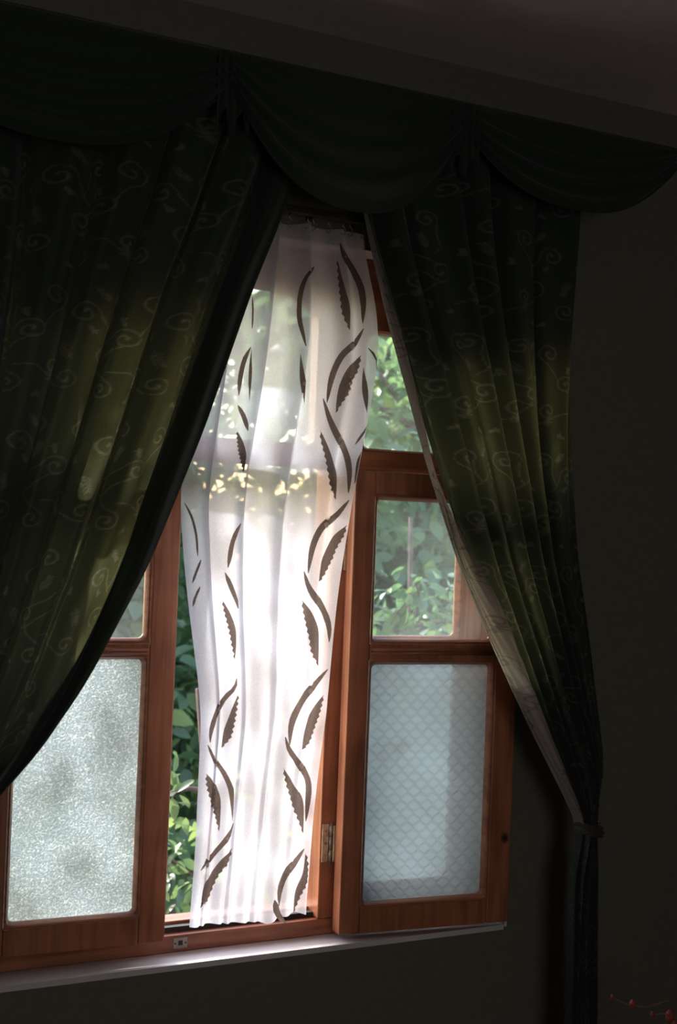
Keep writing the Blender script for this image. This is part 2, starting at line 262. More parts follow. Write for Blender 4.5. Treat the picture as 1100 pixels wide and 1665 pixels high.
STEMS=[([(0.7585,2.2658),(0.7726,2.2539),(0.7960,2.2433),(0.8755,2.2373),(0.8967,2.2274),(0.9123,2.2166),(0.9251,2.2053),(0.9357,2.1937),(0.9435,2.1813),(0.9464,2.1682),(0.9464,2.1545),(0.9428,2.1408),(0.9379,2.1271),(0.9308,2.1137),(0.9230,2.1003)],[(0.7549,2.2654),(0.7556,2.2522),(0.7613,2.2390),(0.7726,2.2266),(0.7925,2.2154),(0.8684,2.2087),(0.8868,2.1981),(0.8989,2.1871),(0.9067,2.1759),(0.9109,2.1641),(0.9130,2.1520),(0.9145,2.1395),(0.9152,2.1266),(0.9152,2.1135),(0.9194,2.1003)]),
([(0.9286,2.0895),(0.9180,2.0765),(0.9038,2.0639),(0.8783,2.0509),(0.8038,2.0365),(0.7819,2.0273),(0.7691,2.0180),(0.7606,2.0073),(0.7542,1.9959),(0.7492,1.9839),(0.7457,1.9717),(0.7422,1.9593),(0.7400,1.9465),(0.7379,1.9336),(0.7336,1.9207)],[(0.9258,2.0902),(0.9031,2.0795),(0.8705,2.0677),(0.7989,2.0545),(0.7776,2.0459),(0.7613,2.0370),(0.7478,2.0261),(0.7386,2.0138),(0.7315,2.0011),(0.7258,1.9881),(0.7223,1.9746),(0.7216,1.9610),(0.7230,1.9476),(0.7258,1.9342),(0.7308,1.9208)]),
([(0.7145,1.9297),(0.7294,1.9188),(0.7429,1.9074),(0.7556,1.8960),(0.7691,1.8847),(0.7840,1.8735),(0.8010,1.8621),(0.8244,1.8508),(0.8939,1.8413),(0.9237,1.8304),(0.9421,1.8186),(0.9556,1.8060),(0.9641,1.7929),(0.9705,1.7796),(0.9747,1.7664),(0.9761,1.7533),(0.9769,1.7404),(0.9754,1.7277)],[(0.7117,1.9291),(0.7195,1.9165),(0.7294,1.9042),(0.7393,1.8919),(0.7507,1.8797),(0.7634,1.8677),(0.7769,1.8560),(0.7925,1.8444),(0.8116,1.8330),(0.8457,1.8222),(0.9081,1.8126),(0.9279,1.8015),(0.9400,1.7900),(0.9499,1.7780),(0.9563,1.7657),(0.9613,1.7533),(0.9662,1.7405),(0.9726,1.7277)]),
([(0.9839,1.7126),(0.9754,1.7002),(0.9655,1.6885),(0.9535,1.6770),(0.9336,1.6668),(0.8868,1.6583),(0.8258,1.6494),(0.8088,1.6389),(0.7975,1.6275),(0.7897,1.6157),(0.7833,1.6035),(0.7783,1.5909),(0.7741,1.5780),(0.7691,1.5650),(0.7620,1.5521)],[(0.9811,1.7135),(0.9648,1.7042),(0.9506,1.6944),(0.9315,1.6851),(0.8833,1.6768),(0.8159,1.6684),(0.7939,1.6578),(0.7790,1.6456),(0.7684,1.6329),(0.7592,1.6198),(0.7535,1.6063),(0.7514,1.5927),(0.7521,1.5792),(0.7535,1.5657),(0.7577,1.5523)]),
([(0.7379,1.5561),(0.7556,1.5439),(0.7726,1.5320),(0.7918,1.5212),(0.8166,1.5109),(0.8641,1.4995),(0.9329,1.4864),(0.9535,1.4740),(0.9691,1.4614),(0.9804,1.4475),(0.9868,1.4330),(0.9868,1.4188),(0.9825,1.4050)],[(0.7344,1.5556),(0.7393,1.5417),(0.7492,1.5280),(0.7655,1.5148),(0.7861,1.5028),(0.8095,1.4920),(0.8400,1.4810),(0.9159,1.4679),(0.9414,1.4557),(0.9556,1.4440),(0.9648,1.4317),(0.9712,1.4186),(0.9790,1.4050)]),
([(0.9882,1.3466),(0.9733,1.3348),(0.9577,1.3237),(0.9386,1.3130),(0.9067,1.3030),(0.8322,1.2951),(0.8053,1.2844),(0.7847,1.2731),(0.7641,1.2617),(0.7436,1.2505),(0.7287,1.2391),(0.7195,1.2274),(0.7152,1.2148),(0.7124,1.2018),(0.7081,1.1887)],[(0.9847,1.3476),(0.9620,1.3389),(0.9379,1.3298),(0.8740,1.3225),(0.8166,1.3136),(0.7889,1.3027),(0.7627,1.2915),(0.7365,1.2802),(0.7159,1.2685),(0.7017,1.2563),(0.6925,1.2431),(0.6897,1.2292),(0.6911,1.2154),(0.6954,1.2020),(0.7032,1.1887)]),
([(0.6833,1.2055),(0.6968,1.1940),(0.7138,1.1827),(0.7464,1.1719),(0.7875,1.1621),(0.8244,1.1526),(0.9024,1.1380),(0.9386,1.1252),(0.9577,1.1126),(0.9683,1.0989),(0.9733,1.0852),(0.9733,1.0719),(0.9719,1.0589),(0.9691,1.0459),(0.9648,1.0329),(0.9577,1.0201)],[(0.6798,1.2050),(0.6840,1.1921),(0.6925,1.1792),(0.7102,1.1669),(0.7450,1.1548),(0.7847,1.1440),(0.8159,1.1342),(0.8620,1.1226),(0.9180,1.1084),(0.9322,1.0968),(0.9371,1.0847),(0.9400,1.0721),(0.9428,1.0591),(0.9464,1.0462),(0.9492,1.0333),(0.9535,1.0202)]),
([(0.9613,0.9606),(0.9492,0.9472),(0.9322,0.9346),(0.9067,0.9234),(0.8499,0.9168),(0.8180,0.9064),(0.8017,0.8942),(0.7904,0.8813),(0.7804,0.8683),(0.7748,0.8549),(0.7641,0.8412)],[(0.9584,0.9615),(0.9301,0.9516),(0.8882,0.9435),(0.8265,0.9368),(0.7960,0.9250),(0.7670,0.9124),(0.7308,0.9006),(0.7110,0.8877),(0.7081,0.8732),(0.7202,0.8579),(0.7542,0.8416)]),
([(0.6975,0.8582),(0.7443,0.8451),(0.7691,0.8341),(0.7861,0.8256),(0.8067,0.8181),(0.8279,0.8076)],[(0.6925,0.8581),(0.6861,0.8461),(0.6904,0.8343),(0.7131,0.8217),(0.7783,0.8096),(0.8237,0.8065)]),
([(0.9513,2.0482),(0.9776,2.0385),(0.9960,2.0249),(0.9960,2.0089),(0.9960,1.9923),(0.9960,1.9757)],[(0.9492,2.0470),(0.9691,2.0349),(0.9889,2.0222),(0.9960,2.0075),(0.9960,1.9919),(0.9960,1.9758)]),
([(0.9960,1.8836),(0.9960,1.8729),(0.9960,1.8633),(0.9868,1.8534),(0.9769,1.8433),(0.9655,1.8340)],[(0.9960,1.8846),(0.9960,1.8761),(0.9882,1.8664),(0.9769,1.8564),(0.9683,1.8460),(0.9627,1.8348)]),
([(0.9960,1.6705),(0.9960,1.6658),(0.9960,1.6605),(0.9960,1.6553),(0.9960,1.6500),(0.9960,1.6441)],[(0.9960,1.6700),(0.9960,1.6642),(0.9960,1.6589),(0.9960,1.6536),(0.9960,1.6484),(0.9960,1.6436)]),
([(0.6344,2.2097),(0.5245,2.1906),(0.5060,2.1798),(0.4982,2.1691),(0.4940,2.1578),(0.4911,2.1461),(0.4897,2.1341),(0.4897,2.1218),(0.4911,2.1093),(0.4933,2.0969),(0.4968,2.0847),(0.5025,2.0723),(0.5089,2.0596),(0.5145,2.0467),(0.5209,2.0337)],[(0.6308,2.2104),(0.5089,2.1935),(0.4947,2.1841),(0.4862,2.1733),(0.4805,2.1615),(0.4777,2.1489),(0.4762,2.1360),(0.4770,2.1229),(0.4777,2.1099),(0.4798,2.0967),(0.4840,2.0833),(0.4904,2.0705),(0.4982,2.0582),(0.5060,2.0458),(0.5174,2.0334)]),
([(0.2472,2.0232),(0.2437,2.0103),(0.2401,1.9979),(0.2373,1.9854),(0.2359,1.9725),(0.2352,1.9595),(0.2352,1.9464),(0.2345,1.9332),(0.2323,1.9198)],[(0.2451,2.0239),(0.2352,2.0132),(0.2267,2.0007),(0.2231,1.9871),(0.2210,1.9735),(0.2203,1.9599),(0.2210,1.9463),(0.2245,1.9329),(0.2302,1.9197)]),
([(0.2345,1.8995),(0.2493,1.8917),(0.2614,1.8817),(0.2713,1.8703),(0.2791,1.8584),(0.2820,1.8459)],[(0.2323,1.8986),(0.2394,1.8869),(0.2493,1.8767),(0.2578,1.8665),(0.2671,1.8558),(0.2798,1.8455)]),
([(0.3025,1.6524),(0.2926,1.6387),(0.2827,1.6257),(0.2720,1.6132),(0.2649,1.6001),(0.2593,1.5866),(0.2508,1.5731),(0.2394,1.5598)],[(0.2990,1.6530),(0.2791,1.6418),(0.2635,1.6296),(0.2522,1.6160),(0.2444,1.6020),(0.2394,1.5881),(0.2366,1.5741),(0.2366,1.5600)]),
([(0.2288,1.5499),(0.2444,1.5366),(0.2586,1.5222),(0.2727,1.5077),(0.2862,1.4926),(0.2876,1.4760)],[(0.2259,1.5493),(0.2295,1.5332),(0.2373,1.5182),(0.2486,1.5036),(0.2642,1.4894),(0.2834,1.4755)]),
([(0.2458,1.3312),(0.2451,1.3172),(0.2288,1.3042),(0.2111,1.2936),(0.1976,1.2835),(0.1848,1.2722),(0.1068,1.2642),(0.0806,1.2513),(0.0629,1.2388),(0.0494,1.2267),(0.0430,1.2141),(0.0395,1.2010)],[(0.2415,1.3315),(0.2309,1.3191),(0.2174,1.3089),(0.2004,1.3000),(0.1834,1.2890),(0.0898,1.2799),(0.0636,1.2672),(0.0465,1.2548),(0.0380,1.2419),(0.0331,1.2283),(0.0324,1.2146),(0.0366,1.2011)]),
([(0.0309,1.1962),(0.0451,1.1848),(0.0735,1.1732),(0.1706,1.1595),(0.1898,1.1495),(0.2040,1.1392),(0.2167,1.1277),(0.2302,1.1151),(0.2515,1.1009),(0.2749,1.0864),(0.2834,1.0729),(0.2862,1.0596),(0.2869,1.0463),(0.2834,1.0329)],[(0.0288,1.1956),(0.0352,1.1828),(0.0458,1.1701),(0.0777,1.1577),(0.1735,1.1432),(0.1905,1.1331),(0.2011,1.1225),(0.2103,1.1114),(0.2181,1.0996),(0.2238,1.0872),(0.2295,1.0743),(0.2366,1.0610),(0.2486,1.0471),(0.2742,1.0327)]),
([(0.2997,1.0287),(0.2919,1.0148),(0.2742,1.0012),(0.2309,0.9909),(0.2103,0.9799),(0.1955,0.9690),(0.1806,0.9582),(0.1586,0.9489),(0.0792,0.9430),(0.0288,0.9358)],[(0.2933,1.0290),(0.2486,1.0181),(0.2231,1.0077),(0.2089,0.9966),(0.1962,0.9858),(0.1813,0.9751),(0.1579,0.9657),(0.0834,0.9586),(0.0402,0.9484),(0.0260,0.9368)]),
([(0.0196,1.6900),(0.0324,1.6785),(0.0409,1.6660),(0.0465,1.6526),(0.0501,1.6389),(0.0529,1.6250),(0.0536,1.6108),(0.0529,1.5966),(0.0501,1.5823)],[(0.0175,1.6892),(0.0267,1.6765),(0.0345,1.6640),(0.0402,1.6510),(0.0430,1.6376),(0.0458,1.6240),(0.0465,1.6102),(0.0465,1.5962),(0.0480,1.5822)]),
([(0.0621,1.5747),(0.0565,1.5645),(0.0487,1.5550),(0.0423,1.5454),(0.0366,1.5357),(0.0281,1.5264)],[(0.0593,1.5752),(0.0487,1.5663),(0.0423,1.5567),(0.0359,1.5469),(0.0295,1.5371),(0.0260,1.5268)]),
([(0.0494,1.5192),(0.0451,1.5107),(0.0387,1.5028),(0.0331,1.4949),(0.0288,1.4867),(0.0217,1.4786)],[(0.0473,1.5198),(0.0387,1.5126),(0.0324,1.5046),(0.0260,1.4962),(0.0210,1.4876),(0.0189,1.4788)]),
([(0.2302,2.1300),(0.2352,2.1169),(0.2387,2.1035),(0.2408,2.0901),(0.2430,2.0767),(0.2430,2.0634)],[(0.2288,2.1298),(0.2302,2.1164),(0.2337,2.1032),(0.2359,2.0900),(0.2380,2.0767),(0.2408,2.0634)])]
LEAVES=[([(0.7414,2.2373),(0.7443,2.2297),(0.7379,2.2222),(0.7443,2.2145),(0.7379,2.2070),(0.7443,2.1993),(0.7379,2.1918),(0.7443,2.1841),(0.7386,2.1766),(0.7457,2.1689),(0.7400,2.1613),(0.7471,2.1537),(0.7422,2.1460),(0.7492,2.1383),(0.7443,2.1307),(0.7521,2.1230),(0.7492,2.1155),(0.7599,2.1081),(0.7592,2.1009),(0.7726,2.0938),(0.7726,2.0869),(0.7854,2.0799)],[(0.7414,2.2373),(0.7443,2.2299),(0.7464,2.2225),(0.7492,2.2150),(0.7514,2.2076),(0.7542,2.2002),(0.7563,2.1929),(0.7592,2.1855),(0.7620,2.1782),(0.7648,2.1709),(0.7684,2.1635),(0.7726,2.1561),(0.7769,2.1488),(0.7804,2.1414),(0.7840,2.1339),(0.7854,2.1263),(0.7861,2.1186),(0.7854,2.1109),(0.7854,2.1031),(0.7854,2.0954),(0.7854,2.0876),(0.7854,2.0799)]),
([(0.9215,2.0318),(0.9102,2.0269),(0.8953,2.0219),(0.8684,2.0160),(0.8166,2.0086),(0.8017,2.0030),(0.7932,1.9973),(0.7868,1.9914),(0.7811,1.9854),(0.7769,1.9793),(0.7741,1.9730),(0.7712,1.9666),(0.7691,1.9601),(0.7677,1.9534),(0.7677,1.9466),(0.7677,1.9398),(0.7677,1.9330),(0.7691,1.9261),(0.7698,1.9193),(0.7719,1.9124),(0.7741,1.9055),(0.7755,1.8986)],[(0.9215,2.0318),(0.9166,2.0250),(0.9244,2.0186),(0.9130,2.0117),(0.9208,2.0053),(0.9088,1.9984),(0.9145,1.9923),(0.8911,1.9860),(0.8925,1.9807),(0.8343,1.9718),(0.8740,1.9672),(0.8237,1.9583),(0.8570,1.9531),(0.8166,1.9451),(0.8265,1.9393),(0.8031,1.9330),(0.8067,1.9274),(0.7904,1.9217),(0.7932,1.9160),(0.7811,1.9102),(0.7840,1.9044),(0.7755,1.8986)]),
([(0.7258,1.8611),(0.7315,1.8538),(0.7280,1.8462),(0.7393,1.8391),(0.7386,1.8318),(0.7514,1.8250),(0.7514,1.8178),(0.7641,1.8108),(0.7634,1.8035),(0.7762,1.7964),(0.7741,1.7891),(0.7868,1.7819),(0.7847,1.7745),(0.7982,1.7673),(0.7953,1.7599),(0.8095,1.7527),(0.8060,1.7453),(0.8251,1.7382),(0.8223,1.7310),(0.8726,1.7246),(0.8762,1.7178),(0.9187,1.7117)],[(0.7258,1.8611),(0.7344,1.8546),(0.7436,1.8481),(0.7521,1.8416),(0.7606,1.8349),(0.7691,1.8281),(0.7769,1.8212),(0.7847,1.8142),(0.7925,1.8071),(0.8003,1.7999),(0.8081,1.7927),(0.8173,1.7854),(0.8279,1.7782),(0.8414,1.7709),(0.8613,1.7637),(0.8847,1.7567),(0.8960,1.7493),(0.9031,1.7418),(0.9081,1.7343),(0.9116,1.7268),(0.9152,1.7192),(0.9187,1.7117)]),
([(0.9925,1.6581),(0.9818,1.6539),(0.9726,1.6499),(0.9634,1.6457),(0.9549,1.6413),(0.9457,1.6366),(0.9357,1.6314),(0.9258,1.6256),(0.9145,1.6196),(0.9003,1.6135),(0.8698,1.6074),(0.8478,1.6012),(0.8379,1.5948),(0.8308,1.5884),(0.8272,1.5818),(0.8251,1.5752),(0.8251,1.5685),(0.8251,1.5617),(0.8251,1.5550),(0.8251,1.5483),(0.8251,1.5416),(0.8251,1.5349)],[(0.9925,1.6581),(0.9868,1.6517),(0.9932,1.6454),(0.9832,1.6390),(0.9875,1.6330),(0.9754,1.6270),(0.9783,1.6214),(0.9662,1.6156),(0.9683,1.6099),(0.9577,1.6038),(0.9620,1.5978),(0.9520,1.5915),(0.9563,1.5855),(0.9435,1.5794),(0.9478,1.5736),(0.9308,1.5677),(0.9350,1.5619),(0.9095,1.5562),(0.9166,1.5505),(0.8478,1.5456),(0.8528,1.5402),(0.8251,1.5349)]),
([(0.7329,1.4956),(0.7407,1.4887),(0.7344,1.4818),(0.7485,1.4750),(0.7429,1.4681),(0.7585,1.4613),(0.7535,1.4545),(0.7705,1.4479),(0.7655,1.4411),(0.7833,1.4346),(0.7783,1.4277),(0.7953,1.4213),(0.7897,1.4143),(0.8053,1.4078),(0.7982,1.4007),(0.8145,1.3941),(0.8081,1.3872),(0.8301,1.3808),(0.8272,1.3742),(0.8939,1.3664),(0.8953,1.3602),(0.9315,1.3531)],[(0.7329,1.4956),(0.7464,1.4903),(0.7613,1.4851),(0.7755,1.4799),(0.7889,1.4745),(0.8010,1.4687),(0.8123,1.4624),(0.8237,1.4559),(0.8357,1.4491),(0.8499,1.4421),(0.8755,1.4344),(0.8989,1.4265),(0.9081,1.4190),(0.9123,1.4116),(0.9159,1.4043),(0.9194,1.3969),(0.9223,1.3896),(0.9244,1.3823),(0.9265,1.3750),(0.9279,1.3677),(0.9301,1.3604),(0.9315,1.3531)]),
([(0.9790,1.2931),(0.9698,1.2883),(0.9605,1.2836),(0.9520,1.2789),(0.9414,1.2741),(0.9286,1.2695),(0.9116,1.2651),(0.8762,1.2616),(0.8464,1.2573),(0.8350,1.2517),(0.8294,1.2457),(0.8265,1.2396),(0.8244,1.2335),(0.8216,1.2274),(0.8187,1.2213),(0.8166,1.2151),(0.8159,1.2090),(0.8152,1.2028),(0.8152,1.1966),(0.8159,1.1904),(0.8166,1.1842),(0.8173,1.1780)],[(0.9790,1.2931),(0.9733,1.2870),(0.9797,1.2812),(0.9691,1.2750),(0.9754,1.2691),(0.9648,1.2630),(0.9705,1.2572),(0.9591,1.2511),(0.9648,1.2453),(0.9527,1.2393),(0.9577,1.2336),(0.9449,1.2277),(0.9506,1.2219),(0.9364,1.2160),(0.9435,1.2102),(0.9265,1.2045),(0.9350,1.1986),(0.9109,1.1936),(0.9180,1.1879),(0.8478,1.1867),(0.8485,1.1822),(0.8173,1.1780)]),
([(0.6833,1.1414),(0.6911,1.1346),(0.6868,1.1276),(0.7003,1.1209),(0.6954,1.1139),(0.7124,1.1069),(0.7074,1.1001),(0.7336,1.0925),(0.7287,1.0859),(0.7670,1.0780),(0.7648,1.0713),(0.7939,1.0649),(0.7911,1.0580),(0.8166,1.0518),(0.8131,1.0450),(0.8457,1.0379),(0.8407,1.0313),(0.9017,1.0206),(0.8996,1.0141),(0.9315,1.0063),(0.9308,0.9998),(0.9471,0.9934)],[(0.6833,1.1414),(0.6932,1.1354),(0.7046,1.1292),(0.7202,1.1228),(0.7422,1.1158),(0.7663,1.1090),(0.7868,1.1029),(0.8053,1.0972),(0.8251,1.0915),(0.8549,1.0847),(0.9010,1.0751),(0.9194,1.0673),(0.9279,1.0599),(0.9336,1.0525),(0.9371,1.0451),(0.9400,1.0377),(0.9414,1.0303),(0.9435,1.0229),(0.9442,1.0155),(0.9457,1.0082),(0.9464,1.0008),(0.9471,0.9934)]),
([(0.9676,0.9553),(0.9669,0.9488),(0.9669,0.9423),(0.9662,0.9357),(0.9655,0.9292),(0.9648,0.9227),(0.9634,0.9161),(0.9613,0.9097),(0.9577,0.9032),(0.9527,0.8970),(0.9464,0.8909),(0.9393,0.8850),(0.9322,0.8791),(0.9251,0.8731),(0.9201,0.8670),(0.9173,0.8606),(0.9159,0.8542),(0.9152,0.8477),(0.9145,0.8413),(0.9145,0.8348),(0.9145,0.8284),(0.9137,0.8219)],[(0.9676,0.9553),(0.9683,0.9488),(0.9847,0.9427),(0.9783,0.9359),(0.9953,0.9297),(0.9861,0.9228),(0.9960,0.9161),(0.9910,0.9095),(0.9960,0.9026),(0.9917,0.8961),(0.9960,0.8894),(0.9832,0.8830),(0.9875,0.8770),(0.9683,0.8705),(0.9712,0.8647),(0.9542,0.8581),(0.9577,0.8521),(0.9414,0.8456),(0.9449,0.8397),(0.9265,0.8336),(0.9301,0.8275),(0.9137,0.8219)]),
([(0.9379,2.0051),(0.9393,1.9937),(0.9400,1.9824),(0.9428,1.9709),(0.9464,1.9596),(0.9513,1.9483),(0.9584,1.9372),(0.9662,1.9263),(0.9754,1.9155),(0.9861,1.9047)],[(0.9379,2.0051),(0.9471,1.9943),(0.9542,1.9834),(0.9620,1.9725),(0.9683,1.9615),(0.9740,1.9502),(0.9783,1.9389),(0.9811,1.9275),(0.9832,1.9161),(0.9861,1.9047)]),
([(0.9960,1.8278),(0.9960,1.8203),(0.9910,1.8124),(0.9847,1.8037),(0.9832,1.7942),(0.9839,1.7845),(0.9854,1.7748),(0.9868,1.7651),(0.9896,1.7554),(0.9910,1.7456)],[(0.9960,1.8278),(0.9960,1.8182),(0.9960,1.8087),(0.9960,1.7992),(0.9960,1.7897),(0.9960,1.7803),(0.9960,1.7713),(0.9960,1.7626),(0.9960,1.7541),(0.9910,1.7456)]),
([(0.2415,1.8474),(0.2451,1.8432),(0.2408,1.8386),(0.2479,1.8346),(0.2444,1.8301),(0.2515,1.8260),(0.2479,1.8216),(0.2550,1.8175),(0.2515,1.8131),(0.2593,1.8090),(0.2557,1.8046),(0.2635,1.8006),(0.2607,1.7963),(0.2692,1.7922),(0.2664,1.7880),(0.2749,1.7839),(0.2720,1.7797),(0.2812,1.7756),(0.2784,1.7714),(0.2876,1.7673),(0.2848,1.7631),(0.2919,1.7590)],[(0.2415,1.8474),(0.2458,1.8437),(0.2508,1.8401),(0.2550,1.8365),(0.2600,1.8327),(0.2642,1.8289),(0.2685,1.8249),(0.2720,1.8208),(0.2756,1.8166),(0.2791,1.8123),(0.2827,1.8080),(0.2855,1.8036),(0.2883,1.7991),(0.2905,1.7946),(0.2919,1.7901),(0.2926,1.7856),(0.2926,1.7811),(0.2933,1.7767),(0.2933,1.7722),(0.2926,1.7678),(0.2919,1.7634),(0.2919,1.7590)]),
([(0.2132,1.4953),(0.2160,1.4894),(0.2118,1.4833),(0.2181,1.4775),(0.2139,1.4714),(0.2203,1.4657),(0.2167,1.4597),(0.2238,1.4539),(0.2196,1.4480),(0.2274,1.4422),(0.2224,1.4363),(0.2302,1.4304),(0.2252,1.4244),(0.2330,1.4185),(0.2274,1.4125),(0.2352,1.4065),(0.2288,1.4005),(0.2380,1.3946),(0.2316,1.3886),(0.2415,1.3826),(0.2345,1.3767),(0.2408,1.3707)],[(0.2132,1.4953),(0.2167,1.4900),(0.2210,1.4847),(0.2252,1.4793),(0.2302,1.4739),(0.2345,1.4683),(0.2387,1.4626),(0.2430,1.4569),(0.2479,1.4510),(0.2522,1.4451),(0.2557,1.4391),(0.2586,1.4329),(0.2593,1.4267),(0.2593,1.4204),(0.2578,1.4142),(0.2564,1.4080),(0.2550,1.4017),(0.2529,1.3955),(0.2501,1.3893),(0.2472,1.3831),(0.2437,1.3769),(0.2408,1.3707)]),
([(0.2522,1.3019),(0.2444,1.2968),(0.2380,1.2915),(0.2323,1.2863),(0.2274,1.2809),(0.2231,1.2755),(0.2189,1.2701),(0.2153,1.2647),(0.2118,1.2592),(0.2082,1.2537),(0.2047,1.2482),(0.2018,1.2428),(0.1983,1.2373),(0.1955,1.2318),(0.1926,1.2262),(0.1905,1.2205),(0.1891,1.2148),(0.1877,1.2091),(0.1869,1.2034),(0.1862,1.1976),(0.1855,1.1918),(0.1848,1.1861)],[(0.2522,1.3019),(0.2444,1.2963),(0.2543,1.2902),(0.2394,1.2847),(0.2486,1.2786),(0.2352,1.2731),(0.2437,1.2671),(0.2309,1.2616),(0.2380,1.2557),(0.2267,1.2500),(0.2330,1.2441),(0.2231,1.2383),(0.2295,1.2325),(0.2196,1.2266),(0.2252,1.2209),(0.2160,1.2150),(0.2196,1.2096),(0.2082,1.2042),(0.2082,1.1996),(0.1962,1.1948),(0.1955,1.1906),(0.1848,1.1861)]),
([(0.0281,1.1375),(0.0317,1.1317),(0.0260,1.1256),(0.0338,1.1199),(0.0281,1.1139),(0.0380,1.1082),(0.0331,1.1024),(0.0458,1.0964),(0.0409,1.0908),(0.0650,1.0843),(0.0543,1.0789),(0.0905,1.0733),(0.0820,1.0673),(0.1600,1.0581),(0.1089,1.0568),(0.1742,1.0459),(0.1699,1.0403),(0.1827,1.0345),(0.1799,1.0287),(0.1898,1.0234),(0.1877,1.0176),(0.1940,1.0122)],[(0.0281,1.1375),(0.0366,1.1330),(0.0465,1.1282),(0.0657,1.1229),(0.0884,1.1183),(0.1189,1.1136),(0.1735,1.1034),(0.1806,1.0979),(0.1862,1.0923),(0.1898,1.0865),(0.1926,1.0806),(0.1940,1.0745),(0.1947,1.0683),(0.1955,1.0621),(0.1955,1.0559),(0.1955,1.0496),(0.1955,1.0434),(0.1955,1.0372),(0.1955,1.0310),(0.1955,1.0248),(0.1947,1.0185),(0.1940,1.0122)]),
([(0.3103,0.9783),(0.2898,0.9722),(0.2586,0.9673),(0.2274,0.9642),(0.2153,0.9591),(0.2061,0.9534),(0.1990,0.9476),(0.1919,0.9416),(0.1848,0.9356),(0.1770,0.9297),(0.1685,0.9240),(0.1565,0.9188),(0.1160,0.9172),(0.0997,0.9107),(0.0912,0.9035),(0.0848,0.8963),(0.0792,0.8892),(0.0728,0.8821),(0.0657,0.8753),(0.0536,0.8690),(0.0473,0.8626),(0.0430,0.8560)],[(0.3103,0.9783),(0.2968,0.9709),(0.3068,0.9646),(0.2834,0.9568),(0.2905,0.9506),(0.2401,0.9459),(0.2415,0.9400),(0.2146,0.9352),(0.2146,0.9296),(0.2004,0.9231),(0.2011,0.9173),(0.1898,0.9102),(0.1919,0.9040),(0.1813,0.8969),(0.1834,0.8905),(0.1721,0.8838),(0.1749,0.8774),(0.1579,0.8718),(0.1600,0.8655),(0.0997,0.8651),(0.0955,0.8598),(0.0430,0.8560)]),
([(0.5032,2.0183),(0.5046,2.0062),(0.5067,1.9940),(0.5089,1.9819),(0.5124,1.9698),(0.5174,1.9576),(0.5245,1.9455),(0.5351,1.9334),(0.6301,1.9257),(0.6408,1.9140)],[(0.5032,2.0183),(0.5096,2.0062),(0.5167,1.9942),(0.5252,1.9821),(0.5351,1.9701),(0.5486,1.9582),(0.6308,1.9504),(0.6344,1.9383),(0.6379,1.9262),(0.6408,1.9140)]),
([(0.2479,2.0217),(0.2486,2.0089),(0.2486,1.9962),(0.2493,1.9834),(0.2508,1.9706),(0.2529,1.9579),(0.2557,1.9451),(0.2600,1.9323),(0.2642,1.9196),(0.2685,1.9068)],[(0.2479,2.0217),(0.2515,2.0089),(0.2543,1.9961),(0.2578,1.9833),(0.2607,1.9705),(0.2628,1.9577),(0.2642,1.9450),(0.2656,1.9323),(0.2671,1.9195),(0.2685,1.9068)])]

# ------------------------------------------------------------------ room shell
WX0, WX1, WZ0, WZ1 = -.79, .487, .733, 2.273      # window opening in the wall
XL, XR, YB, ZC = -2.7, 1.9, -4.6, 2.73
bm = bmesh.new()
add_box(bm, XL-.2, WX0, 0, .18, -.02, ZC); add_box(bm, WX1, XR+.2, 0, .18, -.02, ZC)
add_box(bm, WX0, WX1, 0, .18, -.02, WZ0-.012); add_box(bm, WX0, WX1, 0, .18, WZ1, ZC)
link('wall_front', fin(bm), wall_m, kind='structure')
box('wall_left', wall_m, None, XL-.2, XL, YB, 0, -.02, ZC, kind='structure')
box('wall_right', wall_m, None, XR, XR+.2, YB, 0, -.02, ZC, kind='structure')
bm = bmesh.new()
add_box(bm, XL-.2, -1.6, YB-.2, YB, -.02, ZC); add_box(bm, -.2, XR+.2, YB-.2, YB, -.02, ZC)
add_box(bm, -1.6, -.2, YB-.2, YB, -.02, .9); add_box(bm, -1.6, -.2, YB-.2, YB, 2.2, ZC)
link('wall_back', fin(bm), wall_m, kind='structure')
bm = bmesh.new(); add_box(bm, -1.6, -.2, YB-.12, YB-.08, .9, 2.2); link('added_back_window', fin(bm), sill_m, kind='structure')  # added panel closing the invented opening behind the fill lamp
box('ceiling', ceil_m, None, XL-.2, XR+.2, YB-.2, .6, ZC, ZC+.15, kind='structure')
box('floor', floor_m, None, XL-.2, XR+.2, YB-.2, .18, -.15, -.02, kind='structure')
bm = bmesh.new(); add_box(bm, -4.5, 4.0, .18, .80, 2.46, 2.52); add_box(bm, -4.5, 4.0, .80, .825, 2.42, 2.56)
link('sun_block_eave', fin(bm), wood_h, kind='structure')  # unseen overhang, added to keep direct sun off the upper window
# painted sill and right reveal skin
box('trim_1', sill_m, None, WX0, WX1, -.0, .18, WZ0-.012, WZ0, kind='structure')
box('trim_2', sill_m, None, WX1-.001, WX1+.006, -.004, .08, WZ0-.004, WZ1, kind='structure')  # white lip on the wall face stands in for the lit corner line
box('trim_3', sill_m, None, WX0, WX1-.004, -.0, .08, WZ1-.003, WZ1+.002, kind='structure')

